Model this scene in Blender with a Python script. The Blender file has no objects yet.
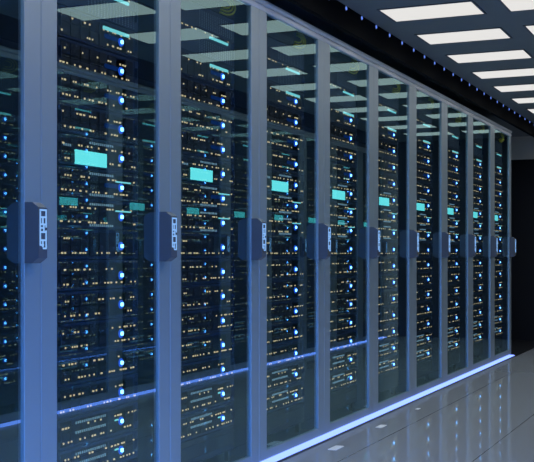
import bpy, math, random
from mathutils import Vector

S = bpy.context.scene
COL = S.collection

# ------------------------------------------------------------------ camera
ANG = math.atan(476 / 1084)
cam_d = bpy.data.cameras.new('camera')
cam = bpy.data.objects.new('camera', cam_d)
COL.objects.link(cam)
cam.location = (1.94, 0.0, 0.93)
cam.rotation_euler = (math.pi / 2, 0, ANG)
cam_d.sensor_fit = 'HORIZONTAL'
cam_d.sensor_width = 36
cam_d.lens = 1084 / 534 * 36
cam_d.shift_y = 23 / 534
cam_d.clip_start = 0.02
S.camera = cam

# ------------------------------------------------------------------ light
WORLD_S = 7.5
world = bpy.data.worlds.new('world')
S.world = world
world.use_nodes = True
bg = world.node_tree.nodes['Background']
# added blue fill for the uprights: grows above the horizon, none below
wn = world.node_tree
w_tc = wn.nodes.new('ShaderNodeTexCoord')
w_sep = wn.nodes.new('ShaderNodeSeparateXYZ')
w_mr = wn.nodes.new('ShaderNodeMapRange')
w_mr.inputs['From Min'].default_value = -0.03
w_mr.inputs['From Max'].default_value = 0.30
w_mr.inputs['To Min'].default_value = 0.0
w_mr.inputs['To Max'].default_value = WORLD_S
wn.links.new(w_tc.outputs['Generated'], w_sep.inputs[0])
wn.links.new(w_sep.outputs['Z'], w_mr.inputs['Value'])
wn.links.new(w_mr.outputs[0], bg.inputs['Strength'])
bg.inputs['Color'].default_value = (0.05, 0.27, 1.0, 1)
S.view_settings.view_transform = 'Standard'
S.view_settings.look = 'None'
S.view_settings.gamma = 1
S.view_settings.exposure = 0.0
S.view_settings.use_curve_mapping = False
DOWN_W = 1.4             # each panel's own downward light
PANEL_L = 0.80          # ceiling panel brightness
STRIP_L = 2.4           # floor strip brightness

# ------------------------------------------------------------------ materials
def principled(name, col, rough=0.5, metal=0.0, spec=0.5):
    m = bpy.data.materials.new(name)
    m.use_nodes = True
    b = m.node_tree.nodes['Principled BSDF']
    b.inputs['Base Color'].default_value = (*col, 1)
    b.inputs['Roughness'].default_value = rough
    b.inputs['Metallic'].default_value = metal
    b.inputs['Specular IOR Level'].default_value = spec
    return m

def emitter(name, col, strength, sample=False):
    m = bpy.data.materials.new(name)
    m.use_nodes = True
    nt = m.node_tree
    nt.nodes.clear()
    e = nt.nodes.new('ShaderNodeEmission')
    o = nt.nodes.new('ShaderNodeOutputMaterial')
    e.inputs['Color'].default_value = (*col, 1)
    e.inputs['Strength'].default_value = strength
    nt.links.new(e.outputs[0], o.inputs['Surface'])
    m.cycles.emission_sampling = 'AUTO' if sample else 'NONE'
    return m

def noise_colour(m, scale, lo, hi, stretch=(1, 1, 1), bump=0.0):
    """multiplies nothing by light: a faint procedural variation of colour and roughness"""
    nt = m.node_tree
    b = nt.nodes['Principled BSDF']
    tc = nt.nodes.new('ShaderNodeTexCoord')
    mp = nt.nodes.new('ShaderNodeMapping')
    mp.inputs['Scale'].default_value = stretch
    n = nt.nodes.new('ShaderNodeTexNoise')
    n.inputs['Scale'].default_value = scale
    n.inputs['Detail'].default_value = 3
    r = nt.nodes.new('ShaderNodeMapRange')
    r.inputs['To Min'].default_value = lo
    r.inputs['To Max'].default_value = hi
    nt.links.new(tc.outputs['Object'], mp.inputs['Vector'])
    nt.links.new(mp.outputs[0], n.inputs['Vector'])
    nt.links.new(n.outputs['Fac'], r.inputs['Value'])
    nt.links.new(r.outputs[0], b.inputs['Roughness'])
    if bump:
        bp = nt.nodes.new('ShaderNodeBump')
        bp.inputs['Strength'].default_value = bump
        bp.inputs['Distance'].default_value = 0.002
        nt.links.new(n.outputs['Fac'], bp.inputs['Height'])
        nt.links.new(bp.outputs[0], b.inputs['Normal'])
    return m

M = {}
M['steel'] = noise_colour(principled('brushed steel', (0.50, 0.60, 0.66), 0.34, 0.68), 40, 0.33, 0.42, (6, 6, 0.15))
M['polished'] = principled('satin aluminium', (0.93, 0.94, 0.95), 0.3, 0.1)
M['steel_dark'] = principled('dark steel', (0.05, 0.06, 0.075), 0.4, 0.6)
M['cab'] = principled('cabinet black', (0.10, 0.14, 0.17), 0.55)
M['chassis'] = noise_colour(principled('server black', (0.028, 0.05, 0.095), 0.45), 30, 0.4, 0.55)
M['bay'] = principled('drive bay black', (0.018, 0.022, 0.032), 0.6)
M['handle'] = principled('handle grey', (0.16, 0.17, 0.20), 0.4, 0.5)
M['fascia'] = principled('fascia black', (0.0016, 0.002, 0.0034), 0.8, 0, 0.08)
M['ceiling'] = noise_colour(principled('ceiling charcoal', (0.22, 0.24, 0.25), 0.7), 8, 0.6, 0.8)
M['panel_frame'] = principled('light frame', (0.10, 0.11, 0.13), 0.5)
M['wall'] = noise_colour(principled('wall grey', (0.80, 0.75, 0.68), 0.8), 12, 0.7, 0.9)
M['dark'] = principled('door black', (0.010, 0.012, 0.018), 0.5, 0, 0.3)
M['floor_dark'] = principled('dark floor', (0.012, 0.014, 0.018), 0.5, 0, 0.3)
M['cable'] = principled('yellow cable', (0.55, 0.50, 0.03), 0.5)
M['plate'] = principled('pale mark', (0.92, 0.94, 0.95), 0.5, 0.0)  # for the small pale marks on the floor
M['bolt'] = principled('bolt', (0.10, 0.11, 0.12), 0.4, 0.8)
M['perf'] = principled('grille metal', (0.30, 0.36, 0.40), 0.35, 0.7)
M['led'] = emitter('white blue led', (0.17, 0.50, 1.0), 7.0, True)
M['amber'] = emitter('amber led', (1.0, 0.80, 0.46), 0.85)
M['halo'] = emitter('blue lamp halo', (0.015, 0.10, 0.7), 1.3)  # glow halo round each status lamp, painted in as emission
M['teal'] = emitter('teal display', (0.15, 0.82, 0.83), 1.45, True)
M['bar'] = emitter('pale teal bar', (0.22, 0.75, 0.78), 1.2)
M['port'] = emitter('port glints', (0.24, 0.42, 0.55), 0.75)  # light caught on the ports, painted in as emission
M['window'] = emitter('blue status window', (0.012, 0.07, 0.34), 0.35)
M['key'] = emitter('handle light', (0.26, 0.52, 1.0), 0.95)
M['dot'] = emitter('blue pinpoint', (0.16, 0.30, 1.0), 0.95)
M['strip'] = emitter('blue strip', (0.20, 0.31, 1.0), STRIP_L, True)
M['diffuser'] = emitter('white diffuser', (1.0, 0.985, 0.96), PANEL_L, True)

def glass_mat():
    m = bpy.data.materials.new('tinted door glass')
    m.use_nodes = True
    nt = m.node_tree
    nt.nodes.clear()
    out = nt.nodes.new('ShaderNodeOutputMaterial')
    tr = nt.nodes.new('ShaderNodeBsdfTransparent')
    tr.inputs['Color'].default_value = (0.80, 0.90, 0.95, 1)
    gl = nt.nodes.new('ShaderNodeBsdfGlossy')
    gl.inputs['Color'].default_value = (0.62, 0.97, 1.0, 1)
    gl.inputs['Roughness'].default_value = 0.0
    fr = nt.nodes.new('ShaderNodeFresnel')
    fr.inputs['IOR'].default_value = 1.45
    mul = nt.nodes.new('ShaderNodeMath')
    mul.operation = 'MULTIPLY_ADD'
    mul.inputs[1].default_value = 0.45
    mul.inputs[2].default_value = 0.26
    mix = nt.nodes.new('ShaderNodeMixShader')
    geo = nt.nodes.new('ShaderNodeNewGeometry')
    tr2 = nt.nodes.new('ShaderNodeBsdfTransparent')
    mix2 = nt.nodes.new('ShaderNodeMixShader')
    L = nt.links.new
    L(fr.outputs[0], mul.inputs[0])
    L(mul.outputs[0], mix.inputs['Fac'])
    L(tr.outputs[0], mix.inputs[1])
    L(gl.outputs[0], mix.inputs[2])
    L(geo.outputs['Backfacing'], mix2.inputs['Fac'])
    L(mix.outputs[0], mix2.inputs[1])
    L(tr2.outputs[0], mix2.inputs[2])
    L(mix2.outputs[0], out.inputs['Surface'])
    return m
M['glass'] = glass_mat()

def floor_mat():
    m = principled('polished floor tile', (0.40, 0.44, 0.48), 0.09, 0, 0.6)
    nt = m.node_tree
    b = nt.nodes['Principled BSDF']
    tc = nt.nodes.new('ShaderNodeTexCoord')
    sep = nt.nodes.new('ShaderNodeSeparateXYZ')
    L = nt.links.new
    L(tc.outputs['Object'], sep.inputs[0])
    def seam(out, period, off, w):
        a = nt.nodes.new('ShaderNodeMath'); a.operation = 'SUBTRACT'; a.inputs[1].default_value = off
        d = nt.nodes.new('ShaderNodeMath'); d.operation = 'PINGPONG'; d.inputs[1].default_value = period / 2
        c = nt.nodes.new('ShaderNodeMath'); c.operation = 'LESS_THAN'; c.inputs[1].default_value = w
        L(out, a.inputs[0]); L(a.outputs[0], d.inputs[0]); L(d.outputs[0], c.inputs[0])
        return c.outputs[0]
    sx = seam(sep.outputs[0], 0.55, 0.28, 0.0022)
    mix = nt.nodes.new('ShaderNodeMix'); mix.data_type = 'RGBA'
    mix.inputs['A'].default_value = (0.40, 0.44, 0.48, 1)
    mix.inputs['B'].default_value = (0.12, 0.13, 0.15, 1)
    L(sx, mix.inputs['Factor'])
    L(mix.outputs['Result'], b.inputs['Base Color'])
    n = nt.nodes.new('ShaderNodeTexNoise'); n.inputs['Scale'].default_value = 5
    r = nt.nodes.new('ShaderNodeMapRange'); r.inputs['To Min'].default_value = 0.03; r.inputs['To Max'].default_value = 0.05
    L(tc.outputs['Object'], n.inputs['Vector']); L(n.outputs['Fac'], r.inputs['Value'])
    L(r.outputs[0], b.inputs['Roughness'])
    return m
M['floor'] = floor_mat()

# ------------------------------------------------------------------ mesh helpers
class MB:
    """collects boxes and prisms, builds one mesh"""
    def __init__(s):
        s.v, s.f = [], []
    def box(s, x0, x1, y0, y1, z0, z1):
        b = len(s.v)
        s.v += [(x, y, z) for x in (x0, x1) for y in (y0, y1) for z in (z0, z1)]
        s.f += [tuple(b + i for i in q) for q in
                ((0, 1, 3, 2), (4, 6, 7, 5), (0, 4, 5, 1), (2, 3, 7, 6), (0, 2, 6, 4), (1, 5, 7, 3))]
        return s
    def prism(s, poly, axis, a0, a1):
        """poly of 2-D points (counter-clockwise seen from +axis), extruded along axis"""
        n, b = len(poly), len(s.v)
        def p(q, a):
            return {'x': (a, q[0], q[1]), 'y': (q[1], a, q[0]), 'z': (q[0], q[1], a)}[axis]
        s.v += [p(q, a0) for q in poly] + [p(q, a1) for q in poly]
        s.f.append(tuple(b + i for i in reversed(range(n))))
        s.f.append(tuple(b + n + i for i in range(n)))
        for i in range(n):
            j = (i + 1) % n
            s.f.append((b + i, b + j, b + n + j, b + n + i))
        return s
    def disc(s, y, z, r, x0, x1, n=12):
        return s.prism([(y + r * math.cos(2 * math.pi * i / n), z + r * math.sin(2 * math.pi * i / n)) for i in range(n)], 'x', x0, x1)
    def tube(s, pts, r, n=8):
        b0 = len(s.v)
        P = [Vector(p) for p in pts]
        for i, p in enumerate(P):
            d = (P[min(i + 1, len(P) - 1)] - P[max(i - 1, 0)]).normalized()
            a = d.cross(Vector((1, 0, 0)))
            if a.length < 1e-3:
                a = d.cross(Vector((0, 0, 1)))
            a.normalize()
            c = d.cross(a)
            s.v += [tuple(p + r * (math.cos(2 * math.pi * k / n) * a + math.sin(2 * math.pi * k / n) * c)) for k in range(n)]
        for i in range(len(P) - 1):
            for k in range(n):
                k2 = (k + 1) % n
                s.f.append((b0 + i * n + k, b0 + i * n + k2, b0 + (i + 1) * n + k2, b0 + (i + 1) * n + k))
        s.f.append(tuple(b0 + k for k in reversed(range(n))))
        s.f.append(tuple(b0 + (len(P) - 1) * n + k for k in range(n)))
        return s
    def mesh(s, name, mat, mirror=False):
        me = bpy.data.meshes.new(name)
        v = [(-x, y, z) for x, y, z in s.v] if mirror else s.v
        f = [tuple(reversed(q)) for q in s.f] if mirror else s.f
        me.from_pydata(v, [], f)
        me.materials.append(M[mat])
        me.update()
        return me

def link(name, me, parent=None, loc=None):
    o = bpy.data.objects.new(name, me)
    COL.objects.link(o)
    if parent:
        o.parent = parent
    if loc:
        o.location = loc
    return o

def build(name, mb, mat, parent=None, mirror=False, loc=None):
    return link(name, mb.mesh(name, mat, mirror), parent, loc)

def tag(o, label=None, cat=None, group=None, kind=None):
    if label: o['label'] = label
    if cat: o['category'] = cat
    if group: o['group'] = group
    if kind: o['kind'] = kind
    return o

def empty(name, loc):
    o = bpy.data.objects.new(name, None)
    o.empty_display_size = 0.05
    COL.objects.link(o)
    o.location = loc
    return o

kids = {}
def copy_tree(o, parent=None):
    c = o.copy()
    COL.objects.link(c)
    if parent:
        c.parent = parent
    for ch in list(o.children):
        copy_tree(ch, c)
    return c

ORD = ['first', 'second', 'third', 'fourth', 'fifth', 'sixth', 'seventh', 'eighth', 'ninth', 'tenth', 'eleventh', 'twelfth',
       'thirteenth', 'fourteenth', 'fifteenth', 'sixteenth', 'seventeenth', 'eighteenth', 'nineteenth', 'twentieth',
       'twenty-first', 'twenty-second', 'twenty-third', 'twenty-fourth', 'twenty-fifth', 'twenty-sixth', 'twenty-seventh',
       'twenty-eighth', 'twenty-ninth', 'thirtieth', 'thirty-first', 'thirty-second', 'thirty-third', 'thirty-fourth',
       'thirty-fifth', 'thirty-sixth', 'thirty-seventh', 'thirty-eighth', 'thirty-ninth', 'fortieth']

# ------------------------------------------------------------------ setting
W = 0.8055                 # cabinet width
Y0 = 1.9165               # near side of the leftmost cabinet
N = 10
YEND = Y0 + N * W        # 9.922
XO = 1.71                # front of the facing row
ZC = 2.196               # ceiling height
YW = 11.8                # end wall

fl = build('floor', MB().box(0.05, 4.6, -3.0, YW + 0.12, -0.06, 0.0), 'floor'); tag(fl, kind='structure')
fl = build('floor_rear', MB().box(-2.6, 0.05, -3.0, YW + 0.12, -0.06, 0.0), 'floor_dark'); tag(fl, kind='structure')
ce = build('ceiling', MB().box(-2.6, 4.6, -3.0, YW + 0.12, ZC, ZC + 0.08), 'ceiling'); tag(ce, kind='structure')
DX0, DX1, DZ = -1.3, 0.06, 1.95       # low door behind the row's end
EX1 = 1.62                            # tall door closing the aisle, DX1 to EX1
wl = build('wall_back', MB().box(-2.6, DX1, YW, YW + 0.12, DZ, 2.143).box(-2.6, DX1, YW + 0.012, YW + 0.12, 2.143, 2.154)
           .box(-2.6, DX1, YW, YW + 0.12, 2.154, ZC).box(-2.6, DX0, YW, YW + 0.12, 0, DZ).box(EX1, 4.6, YW, YW + 0.12, 0, ZC), 'wall')
tag(wl, kind='structure')
dr = build('door_1', MB().box(DX0, (DX0 + DX1) / 2 - 0.004, YW + 0.03, YW + 0.07, 0.0, DZ)
           .box((DX0 + DX1) / 2 + 0.004, DX1, YW + 0.03, YW + 0.07, 0.0, DZ), 'dark')
tag(dr, kind='structure')
d2 = build('door_2', MB().box(DX1, (DX1 + EX1) / 2 - 0.003, YW + 0.03, YW + 0.07, 0.0, ZC)
           .box((DX1 + EX1) / 2 + 0.003, EX1, YW + 0.03, YW + 0.07, 0.0, ZC), 'dark')
tag(d2, kind='structure')
xm = (DX0 + DX1) / 2
for sx in (-0.09, 0.09):
    build('door_handle', MB().tube([(xm + sx, YW + 0.03, 0.9), (xm + sx, YW - 0.02, 0.9), (xm + sx, YW - 0.02, 1.2), (xm + sx, YW + 0.03, 1.2)], 0.011), 'steel_dark', dr)

wl = build('added_wall_left', MB().box(-2.72, -2.6, -3.0, YW, 0, ZC), 'wall'); tag(wl, kind='structure')  # unseen wall, put in to block the blue fill behind the row

# dark fascia between cabinet tops and ceiling, both rows
XF, ZF = 0.086, 2.075
fa = build('trim_1', MB().box(XF - 0.03, XF, -3.0, YW, ZF, ZC), 'fascia'); tag(fa, kind='structure')
fb = build('trim_2', MB().box(XO - XF, XO - XF + 0.03, 4.2, YW, ZF, ZC), 'fascia'); tag(fb, kind='structure')

# ------------------------------------------------------------------ ceiling light panels
mf = MB()
PX, PY = 0.49, 0.312
mf.box(-0.006, PX + 0.006, -0.006, 0.006, -0.004, 0).box(-0.006, PX + 0.006, PY - 0.006, PY + 0.006, -0.004, 0)
mf.box(-0.006, 0.006, 0.006, PY - 0.006, -0.004, 0).box(PX - 0.006, PX + 0.006, 0.006, PY - 0.006, -0.004, 0)
frame_me = mf.mesh('frame', 'panel_frame')
diff_me = MB().box(0.006, PX - 0.006, 0.006, PY - 0.006, -0.003, 0).mesh('diffuser', 'diffuser')
lamp_d = bpy.data.lights.new('lamp', 'AREA')
lamp_d.shape = 'RECTANGLE'
lamp_d.size, lamp_d.size_y = PX - 0.02, PY - 0.02
lamp_d.energy = DOWN_W
lamp_d.spread = math.radians(150)
lamp_d.color = (0.93, 0.96, 1.0)
for c, (x0, side, kfirst) in enumerate(((0.21, 'left', 9), (0.83, 'right', 10))):
    for k in range(18):
        y = 5.37 + 0.70 * (k - 9)
        if y + PY > YW - 0.1:
            continue
        r = empty('ceiling_light', (x0, y, ZC))
        link('frame', frame_me, r)
        link('diffuser', diff_me, r)
        lo = bpy.data.objects.new('lamp', lamp_d)
        COL.objects.link(lo)
        lo.parent = r
        lo.location = (PX / 2, PY / 2, -0.006)
        if k >= kfirst - 1 and not (c == 0 and k < 9):
            lab = 'white rectangular ceiling light panel, %s of the %s column counted from the near end' % (ORD[k - (9 if c == 0 else 9)], side)
        else:
            lab = 'white rectangular ceiling light panel behind the view, %s of the %s column' % (ORD[k], side)
        tag(r, lab, 'ceiling light', 'ceiling light panels in two columns')

# ------------------------------------------------------------------ server cabinets
ZT = 2.02
def chamfer_rect(x0, x1, y0, y1, c):
    """a stile's section: front edges (at x1) chamfered"""
    return [(x0, y0), (x1 - c, y0), (x1, y0 + c), (x1, y1 - c), (x1 - c, y1), (x0, y1)]

def cabinet(mirror):
    root = empty('server_cabinet', (0, 0, 0))
    B = lambda n, mb, mat, p=root: build(n, mb, mat, p, mirror)
    B('side_panel', MB().box(-0.96, -0.024, 0.002, 0.012, 0.03, 2.03), 'cab')
    B('side_panel', MB().box(-0.96, -0.024, W - 0.012, W - 0.002, 0.03, 2.03), 'cab')
    B('back_panel', MB().box(-0.97, -0.96, 0.002, W - 0.002, 0.03, 2.03), 'cab')
    B('roof_panel', MB().box(-0.97, -0.012, 0.0005, W - 0.0005, 2.03, 2.046), 'cab')
    def round_bar(z0, z1, xb, bulge, n=9):
        c, hz = (z0 + z1) / 2, (z1 - z0) / 2
        return [(z0, -0.022)] + [(c - hz * math.cos(math.pi * q / n), xb + bulge * math.sin(math.pi * q / n)) for q in range(n + 1)] + [(z1, -0.022)]
    B('top_trim', MB().prism(round_bar(2.031, 2.056, -0.002, 0.010), 'y', 0.0004, W - 0.0004), 'polished')
    B('base_frame', MB().box(-0.97, -0.05, 0.002, W - 0.002, 0.0, 0.04), 'steel_dark')
    for y in (0.125, 0.651):
        for x in (-0.075, -0.60):
            B('mounting_rail', MB().box(x - 0.002, x, y, y + 0.024, 0.03, 2.02).box(x - 0.03, x - 0.002, y if y < 0.4 else y + 0.022, (y + 0.002) if y < 0.4 else y + 0.024, 0.03, 2.02), 'steel_dark')
    d = MB()
    for y0, y1 in ((0.0015, 0.083), (0.7225, W - 0.0015)):
        d.prism(chamfer_rect(-0.022, 0, y0, y1, 0.0008), 'z', 0.018, 2.003)
    d.prism([(0.018, -0.022), (0.018, -0.0005), (0.058, -0.0005), (0.058, -0.022)], 'y', 0.083, 0.7225)
    door = B('door', d, 'steel')
    build('top_rail', MB().prism(round_bar(2.003, 2.028, -0.003, 0.006), 'y', 0.0015, W - 0.0015), 'polished', door, mirror)
    build('glass_pane', MB().box(-0.013, -0.007, 0.083, 0.7225, 0.058, 2.003), 'glass', door, mirror)
    ya, yb = 0.723, 0.766
    h = MB().prism([(0.903, 0), (0.903, 0.026), (0.919, 0.05), (1.067, 0.05), (1.083, 0.026), (1.083, 0)], 'y', ya, yb)
    build('handle', h, 'handle', door, mirror)
    k = MB()
    x0, x1 = 0.0498, 0.0515
    yl, yr = ya + 0.005, yb - 0.004
    t = 0.0052
    z0, z1 = 0.944, 1.062
    k.box(x0, x1, yl, yl + t, z0 + 0.012, z1 - 0.006).box(x0, x1, yr - t, yr, z0, 1.000).box(x0, x1, yr - t, yr, 1.008, z1)
    for z in (z1 - t, 1.036, 1.015, 0.992, 0.968):
        k.box(x0, x1, yl, yr, z, z + t)
    k.box(x0, x1, yl + 0.012, yl + 0.018, 1.015, 1.036).box(x0, x1, yl + 0.017, yl + 0.023, 0.992, 1.015)
    k.box(x0, x1, yl, yl + 0.016, 1.0045, 1.009).box(x0, x1, yl + 0.012, yl + 0.018, 0.950, 0.968).box(x0, x1, yl + 0.016, yr, z0, z0 + t)
    k.box(x0, x1, yl, yl + 0.02, 0.954, 0.959)
    build('handle_light', k, 'key', door, mirror)
    return root

# ---- what stands in a cabinet: 15 servers with a white-blue lamp, a switch, a patch panel, a blank panel
U = 0.1018
ZB = 0.200
XS = -0.050              # front of the servers
YA, YB = 0.160, 0.640

def chassis(zh, bays=True):
    """a 19 inch case with ears, raised bezel edge and drive bays; origin at its lower front edge"""
    m = MB()
    m.box(XS - 0.52, XS - 0.006, YA + 0.012, YB - 0.012, 0.0, zh)
    m.box(XS - 0.012, XS - 0.002, YA - 0.02, YB + 0.02, 0.001, zh - 0.001)       # face plate and ears
    m.box(XS - 0.003, XS, YA + 0.002, YB - 0.002, 0.001, 0.006)                    # bezel lip below
    m.box(XS - 0.003, XS, YA + 0.002, YB - 0.002, zh - 0.006, zh - 0.001)          # bezel lip above
    for y in (YA, YB - 0.008):
        m.box(XS - 0.003, XS, y, y + 0.008, 0.006, zh - 0.006)
        m.box(XS - 0.002, XS + 0.010, y + 0.002, y + 0.006, zh * 0.3, zh * 0.7)   # small pull bars
    return m

def bays(zh):
    m = MB().box(XS - 0.003, XS - 0.002, YA + 0.016, YA + 0.016 + 7 * 0.0565 + 0.05, 0.012, zh - 0.012)
    for i in range(8):
        y0 = YA + 0.016 + i * 0.0565
        for z0, z1 in ((0.010, zh * 0.48), (zh * 0.52, zh - 0.010)):
            if i in (6,) and True:
                continue
            m.box(XS - 0.003, XS - 0.0005, y0, y0 + 0.050, z0, z1)
    return m

def dots(rng, z, y0=YA + 0.01, y1=YB + 0.004, dens=0.5):
    """a run of amber lights in clusters"""
    m = MB().box(XS - 0.006, XS - 0.0024, y0, y1, z - 0.0012, z + 0.0012)
    y = y0 + rng.random() * 0.03
    while y < y1 - 0.01:
        n = rng.choice((1, 1, 1, 2, 2, 3))
        for i in range(n):
            w = rng.choice((0.005, 0.006, 0.007, 0.010))
            if y + w > y1:
                break
            m.box(XS - 0.003, XS + 0.0015, y, y + w, z - 0.0028, z + 0.0028)
            y += w + rng.choice((0.007, 0.009, 0.012))
        y += rng.expovariate(1 / 0.040) * (1.0 / dens) * 0.5 + 0.010
    return m

def ports(y0, n, z):
    m = MB().box(XS - 0.006, XS - 0.0024, y0, y0 + n * 0.0125, z - 0.001, z + 0.001)
    for i in range(n):
        m.box(XS - 0.003, XS + 0.001, y0 + i * 0.0125, y0 + i * 0.0125 + 0.0055, z - 0.004, z + 0.004)
    return m

ZH = U - 0.0025
ZL = 0.045               # lamp height in a unit
YL = 0.541
def server(k, mirror):
    rng = random.Random(100 + k)
    r = empty('rack_server', (0, 0, 0))
    B = lambda n, mb, mat, p=r: build(n, mb, mat, p, mirror)
    B('chassis', chassis(ZH), 'chassis')
    B('drive_bay_panel', bays(ZH), 'bay')
    s = 0.0066
    B('status_lamp', MB().prism([(YL - s, ZL - s + 0.003), (YL - s + 0.003, ZL - s), (YL + s - 0.003, ZL - s), (YL + s, ZL - s + 0.003), (YL + s, ZL + s - 0.003),
                                 (YL + s - 0.003, ZL + s), (YL - s + 0.003, ZL + s), (YL - s, ZL + s - 0.003)], 'x', XS - 0.003, XS + 0.007), 'led')
    B('lamp_halo', MB().disc(YL, ZL, 0.0150, XS - 0.003, XS + 0.002, 16), 'halo')
    B('indicator_strip', dots(rng, ZL - 0.024, dens=0.55 if k % 3 else 0.9), 'amber')
    B('indicator_strip', dots(rng, ZL + 0.023, dens=0.35 if k % 2 else 0.6), 'amber')
    if k == 10:
        B('display', MB().box(XS - 0.002, XS + 0.004, 0.256, 0.443, 0.0055, 0.0525), 'teal')
    if k == 14:
        B('light_bar', MB().box(XS - 0.002, XS + 0.004, 0.424, 0.590, 0.069, 0.080), 'bar')
    if k in (8, 9):
        B('light_bar', MB().box(XS - 0.002, XS + 0.004, 0.505, 0.602, 0.0615, 0.0665), 'bar')
    if k in (0, 1):
        B('light_bar', MB().box(XS - 0.002, XS + 0.003, 0.500, 0.522, 0.050, 0.055), 'bar')
    if k >= 9 and k != 10:
        B('status_window', MB().box(XS - 0.002, XS + 0.002, 0.435, 0.520, 0.041, 0.056), 'window')
    if k in (9, 8, 10):
        B('port_strip', ports(0.345, 12, 0.082), 'port')
        B('port_strip', ports(0.345, 12, 0.012) if k != 10 else ports(0.19, 4, 0.064), 'port')
    if k in (0, 1):
        B('port_strip', ports(0.26, 15, 0.078), 'port')
        B('port_strip', ports(0.26, 15, 0.046), 'port')
    return r

def switch(mirror):
    rng = random.Random(7)
    r = empty('network_switch', (0, 0, 0))
    B = lambda n, mb, mat, p=r: build(n, mb, mat, p, mirror)
    B('chassis', chassis(ZH), 'chassis')
    g = MB().box(XS - 0.003, XS - 0.0025, 0.335, 0.635, 0.004, 0.068)
    for i in range(16):
        for j in range(9):
            g.box(XS - 0.003, XS - 0.0005, 0.335 + i * 0.0195, 0.335 + i * 0.0195 + 0.005, 0.006 + j * 0.0068, 0.006 + j * 0.0068 + 0.004)
    B('vent_grille', g, 'perf')
    B('light_bar', MB().box(XS - 0.002, XS + 0.004, 0.424, 0.590, 0.081, 0.090), 'bar')
    B('indicator_strip', dots(rng, ZL + 0.052, dens=0.6), 'amber')
    return r

def patch(mirror):
    r = empty('patch_bay', (0, 0, 0))
    B = lambda n, mb, mat, p=r: build(n, mb, mat, p, mirror)
    m = MB().box(XS - 0.20, XS - 0.012, YA + 0.012, YB - 0.012, 0, ZH).box(XS - 0.012, XS - 0.002, YA - 0.02, YB + 0.02, 0.001, ZH - 0.001)
    B('panel_body', m, 'bay')
    for j in range(2):
        jk = MB().box(XS - 0.0025, XS - 0.0015, 0.20, 0.62, 0.022 + 0.04 * j, 0.040 + 0.04 * j)
        for i in range(20):
            jk.box(XS - 0.0025, XS - 0.0005, 0.203 + i * 0.021, 0.217 + i * 0.021, 0.024 + 0.04 * j, 0.038 + 0.04 * j)
        B('jack_row', jk, 'steel_dark')
    return r

def vent(mirror):
    r = empty('perforated_blank', (0, 0, 0))
    B = lambda n, mb, mat, p=r: build(n, mb, mat, p, mirror)
    B('face_plate', MB().box(XS - 0.012, XS - 0.002, YA - 0.02, YB + 0.02, 0.001, ZH - 0.001).box(XS - 0.05, XS - 0.012, YA + 0.012, YB - 0.012, 0, 0.01).box(XS - 0.05, XS - 0.012, YA + 0.012, YB - 0.012, ZH - 0.01, ZH), 'chassis')
    g = MB().box(XS - 0.003, XS - 0.0025, 0.335, 0.635, 0.012, 0.084)
    for i in range(16):
        for j in range(10):
            g.box(XS - 0.003, XS - 0.0005, 0.335 + i * 0.0195, 0.335 + i * 0.0195 + 0.005, 0.014 + j * 0.0068, 0.014 + j * 0.0068 + 0.004)
    B('vent_grille', g, 'perf')
    return r

def cables(mirror):
    r = empty('patch_cables', (0, 0, 0))
    for i in range(3):
        ry, rz = 0.034 + 0.025 * i, 0.018 + 0.013 * i
        pts = [(XS - 0.0005, 0.545 + ry * math.cos(1.35), 0.046 + rz * math.sin(1.35))]
        for q in range(17):
            a = 1.35 - 3.25 * q / 16
            pts.append((XS + 0.006 + 0.012 * math.sin(math.pi * q / 16), 0.545 + ry * math.cos(a), 0.046 + rz * math.sin(a)))
        pts.append((XS - 0.0005, pts[-1][1] - 0.004, pts[-1][2]))
        build('cable', MB().tube(pts, 0.0042, 7), 'cable', r, mirror)
    return r

def blank(mirror):
    r = empty('blanking_panel', (0, 0, 0))
    build('face_plate', MB().box(XS - 0.012, XS - 0.002, YA - 0.02, YB + 0.02, 0, ZH).box(XS - 0.003, XS, YA + 0.01, YB - 0.01, 0.02, 0.024).box(XS - 0.003, XS, YA + 0.01, YB - 0.01, 0.07, 0.074), 'bay', r, mirror)
    for y in (YA - 0.010, YB + 0.010):
        for z in (0.02, 0.08):
            build('screw', MB().disc(y, z, 0.005, XS - 0.002, XS + 0.001, 8), 'bolt', r, mirror)
    return r

def where(i, row):
    return ('%s cabinet from left' % ORD[i]) if row == 0 else ('%s facing cabinet' % ORD[i])

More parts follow.
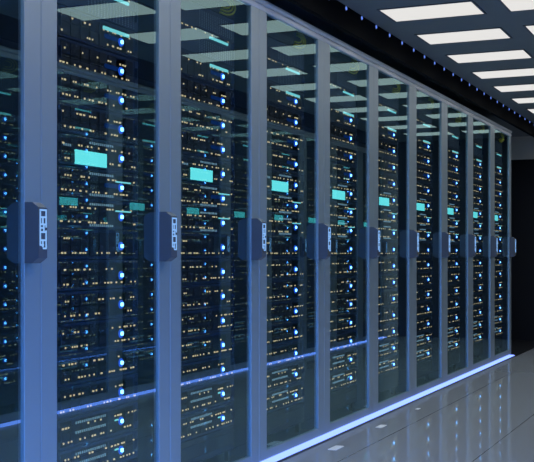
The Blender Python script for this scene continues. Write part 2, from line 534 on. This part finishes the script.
first = True
for row in (0, 1):
    protos = None
    idx = range(N) if row == 0 else range(3, N + 2)
    mir = row == 1
    for n, i in enumerate(idx):
        x, y = (0.0, Y0 + W * i) if row == 0 else (XO, Y0 + W * i)
        if protos is None:
            protos = [cabinet(mir)] + [server(k, mir) for k in range(15)] + [switch(mir), patch(mir), cables(mir), blank(mir), vent(mir)]
            objs = protos
        else:
            objs = [copy_tree(o) for o in protos]
        wh = where(n, row)
        zs = [0.0] + [ZB + U * k for k in range(15)] + [ZB + U * 15, ZB + U * 17 - 0.0016, ZB + U * 17 - 0.0016, ZB - U, ZB + U * 16]
        for j, (o, z) in enumerate(zip(objs, zs)):
            o.location = (x, y, z)
            if j == 0:
                if row == 0:
                    lab = 'glass-doored steel server cabinet, ' + ('cut off by the left edge of the photo' if i == 0 else
                          'at the far end of the row' if i == N - 1 else '%s from the left in the row' % ORD[n])
                else:
                    lab = 'glass-doored steel server cabinet, %s in the facing row seen mirrored in the glass' % ORD[n]
                tag(o, lab, 'server cabinet', 'server cabinets in the row' if row == 0 else 'server cabinets in the facing row')
            elif j <= 15:
                k = j - 1
                kind = ('server with lit teal display' if k == 10 else 'server with teal top bar' if k == 14 else
                        'server with pale bar above lamp' if k in (8, 9) else 'server with pale port glints' if k in (0, 1) else 'server with amber dots')
                tag(o, 'black rack %s, %s up in the %s' % (kind, ORD[k], wh), 'server', 'servers in the cabinets')
            elif j == 16:
                tag(o, 'perforated switch above the topmost server, %s' % wh, 'network switch', 'perforated switches')
            elif j == 17:
                tag(o, 'dark patch panel with yellow cables, topmost unit in the %s' % wh, 'patch panel', 'patch panels')
            elif j == 18:
                tag(o, 'looped yellow patch cables at the top of the %s' % wh, 'cable', 'yellow patch cable loops')
            elif j == 20:
                tag(o, 'perforated black filler panel under the patch panel, %s' % wh, 'filler panel', 'perforated filler panels')
            else:
                tag(o, 'plain black blanking panel below the lowest server, %s' % wh, 'blanking panel', 'blanking panels')

# ------------------------------------------------------------------ light strips on the floor
def strip(x, y0, y1, mirror, lab):
    r = empty('light_strip', (x, y0, 0))
    ln = y1 - y0
    build('channel', MB().box(-0.045, -0.042, 0, ln, 0.0, 0.005).box(-0.042, 0.027, 0, ln, 0.0, 0.001), 'steel_dark', r, mirror)
    build('diffuser', MB().prism([(0.001, -0.042), (0.001, 0.027), (0.003, 0.027), (0.006, 0.018), (0.007, -0.006), (0.006, -0.033), (0.003, -0.042)][::-1], 'y', 0.002, ln - 0.002), 'strip', r, mirror)
    tag(r, lab, 'light strip')
strip(0.0, Y0 - 0.01, YEND + 0.03, False, 'glowing blue-white light strip on the floor along the cabinet bottoms')
strip(XO, Y0 + 3 * W - 0.01, YEND + 2 * W + 0.03, True, 'glowing blue light strip along the facing row, seen mirrored in the glass')

# ------------------------------------------------------------------ blue pinpoint lights and bolts on the fascia
dot_me = MB().disc(0, 0, 0.0095, 0, 0.006, 12).mesh('lens', 'dot')
rim_me = MB().disc(0, 0, 0.014, 0, 0.003, 12).mesh('rim', 'steel_dark')
dy = 0.247
Yd = 4.97
for i in range(28):
    y = Yd + dy * i
    if y > YW - 0.1:
        break
    r = empty('pinpoint_light', (XF, y, 2.181))
    link('lens', dot_me, r)
    link('rim', rim_me, r)
    tag(r, 'blue pinpoint light on the dark fascia over the cabinets, %s from the near end' % ORD[i], 'indicator light', 'blue pinpoint lights along the fascia')

# ------------------------------------------------------------------ small pale marks on the floor
for i, (lab, yy, sc) in enumerate((('small pale mark on the floor, nearest of three by the light strip', 4.89, 1.0),
                                   ('small pale mark on the floor, middle of three by the light strip', 5.60, 0.85),
                                   ('tiny pale mark on the floor, farthest of three by the light strip', 6.32, 0.5))):
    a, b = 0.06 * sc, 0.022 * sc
    r = build('floor_mark', MB().prism([(-b, -a + 0.006), (-b + 0.006, -a), (b - 0.006, -a), (b, -a + 0.006), (b, a - 0.006), (b - 0.006, a), (-b + 0.006, a), (-b, a - 0.006)], 'z', 0, 0.002), 'plate', None, False, (0.154, yy, 0))
    tag(r, lab, 'floor plate', 'pale marks on the floor')
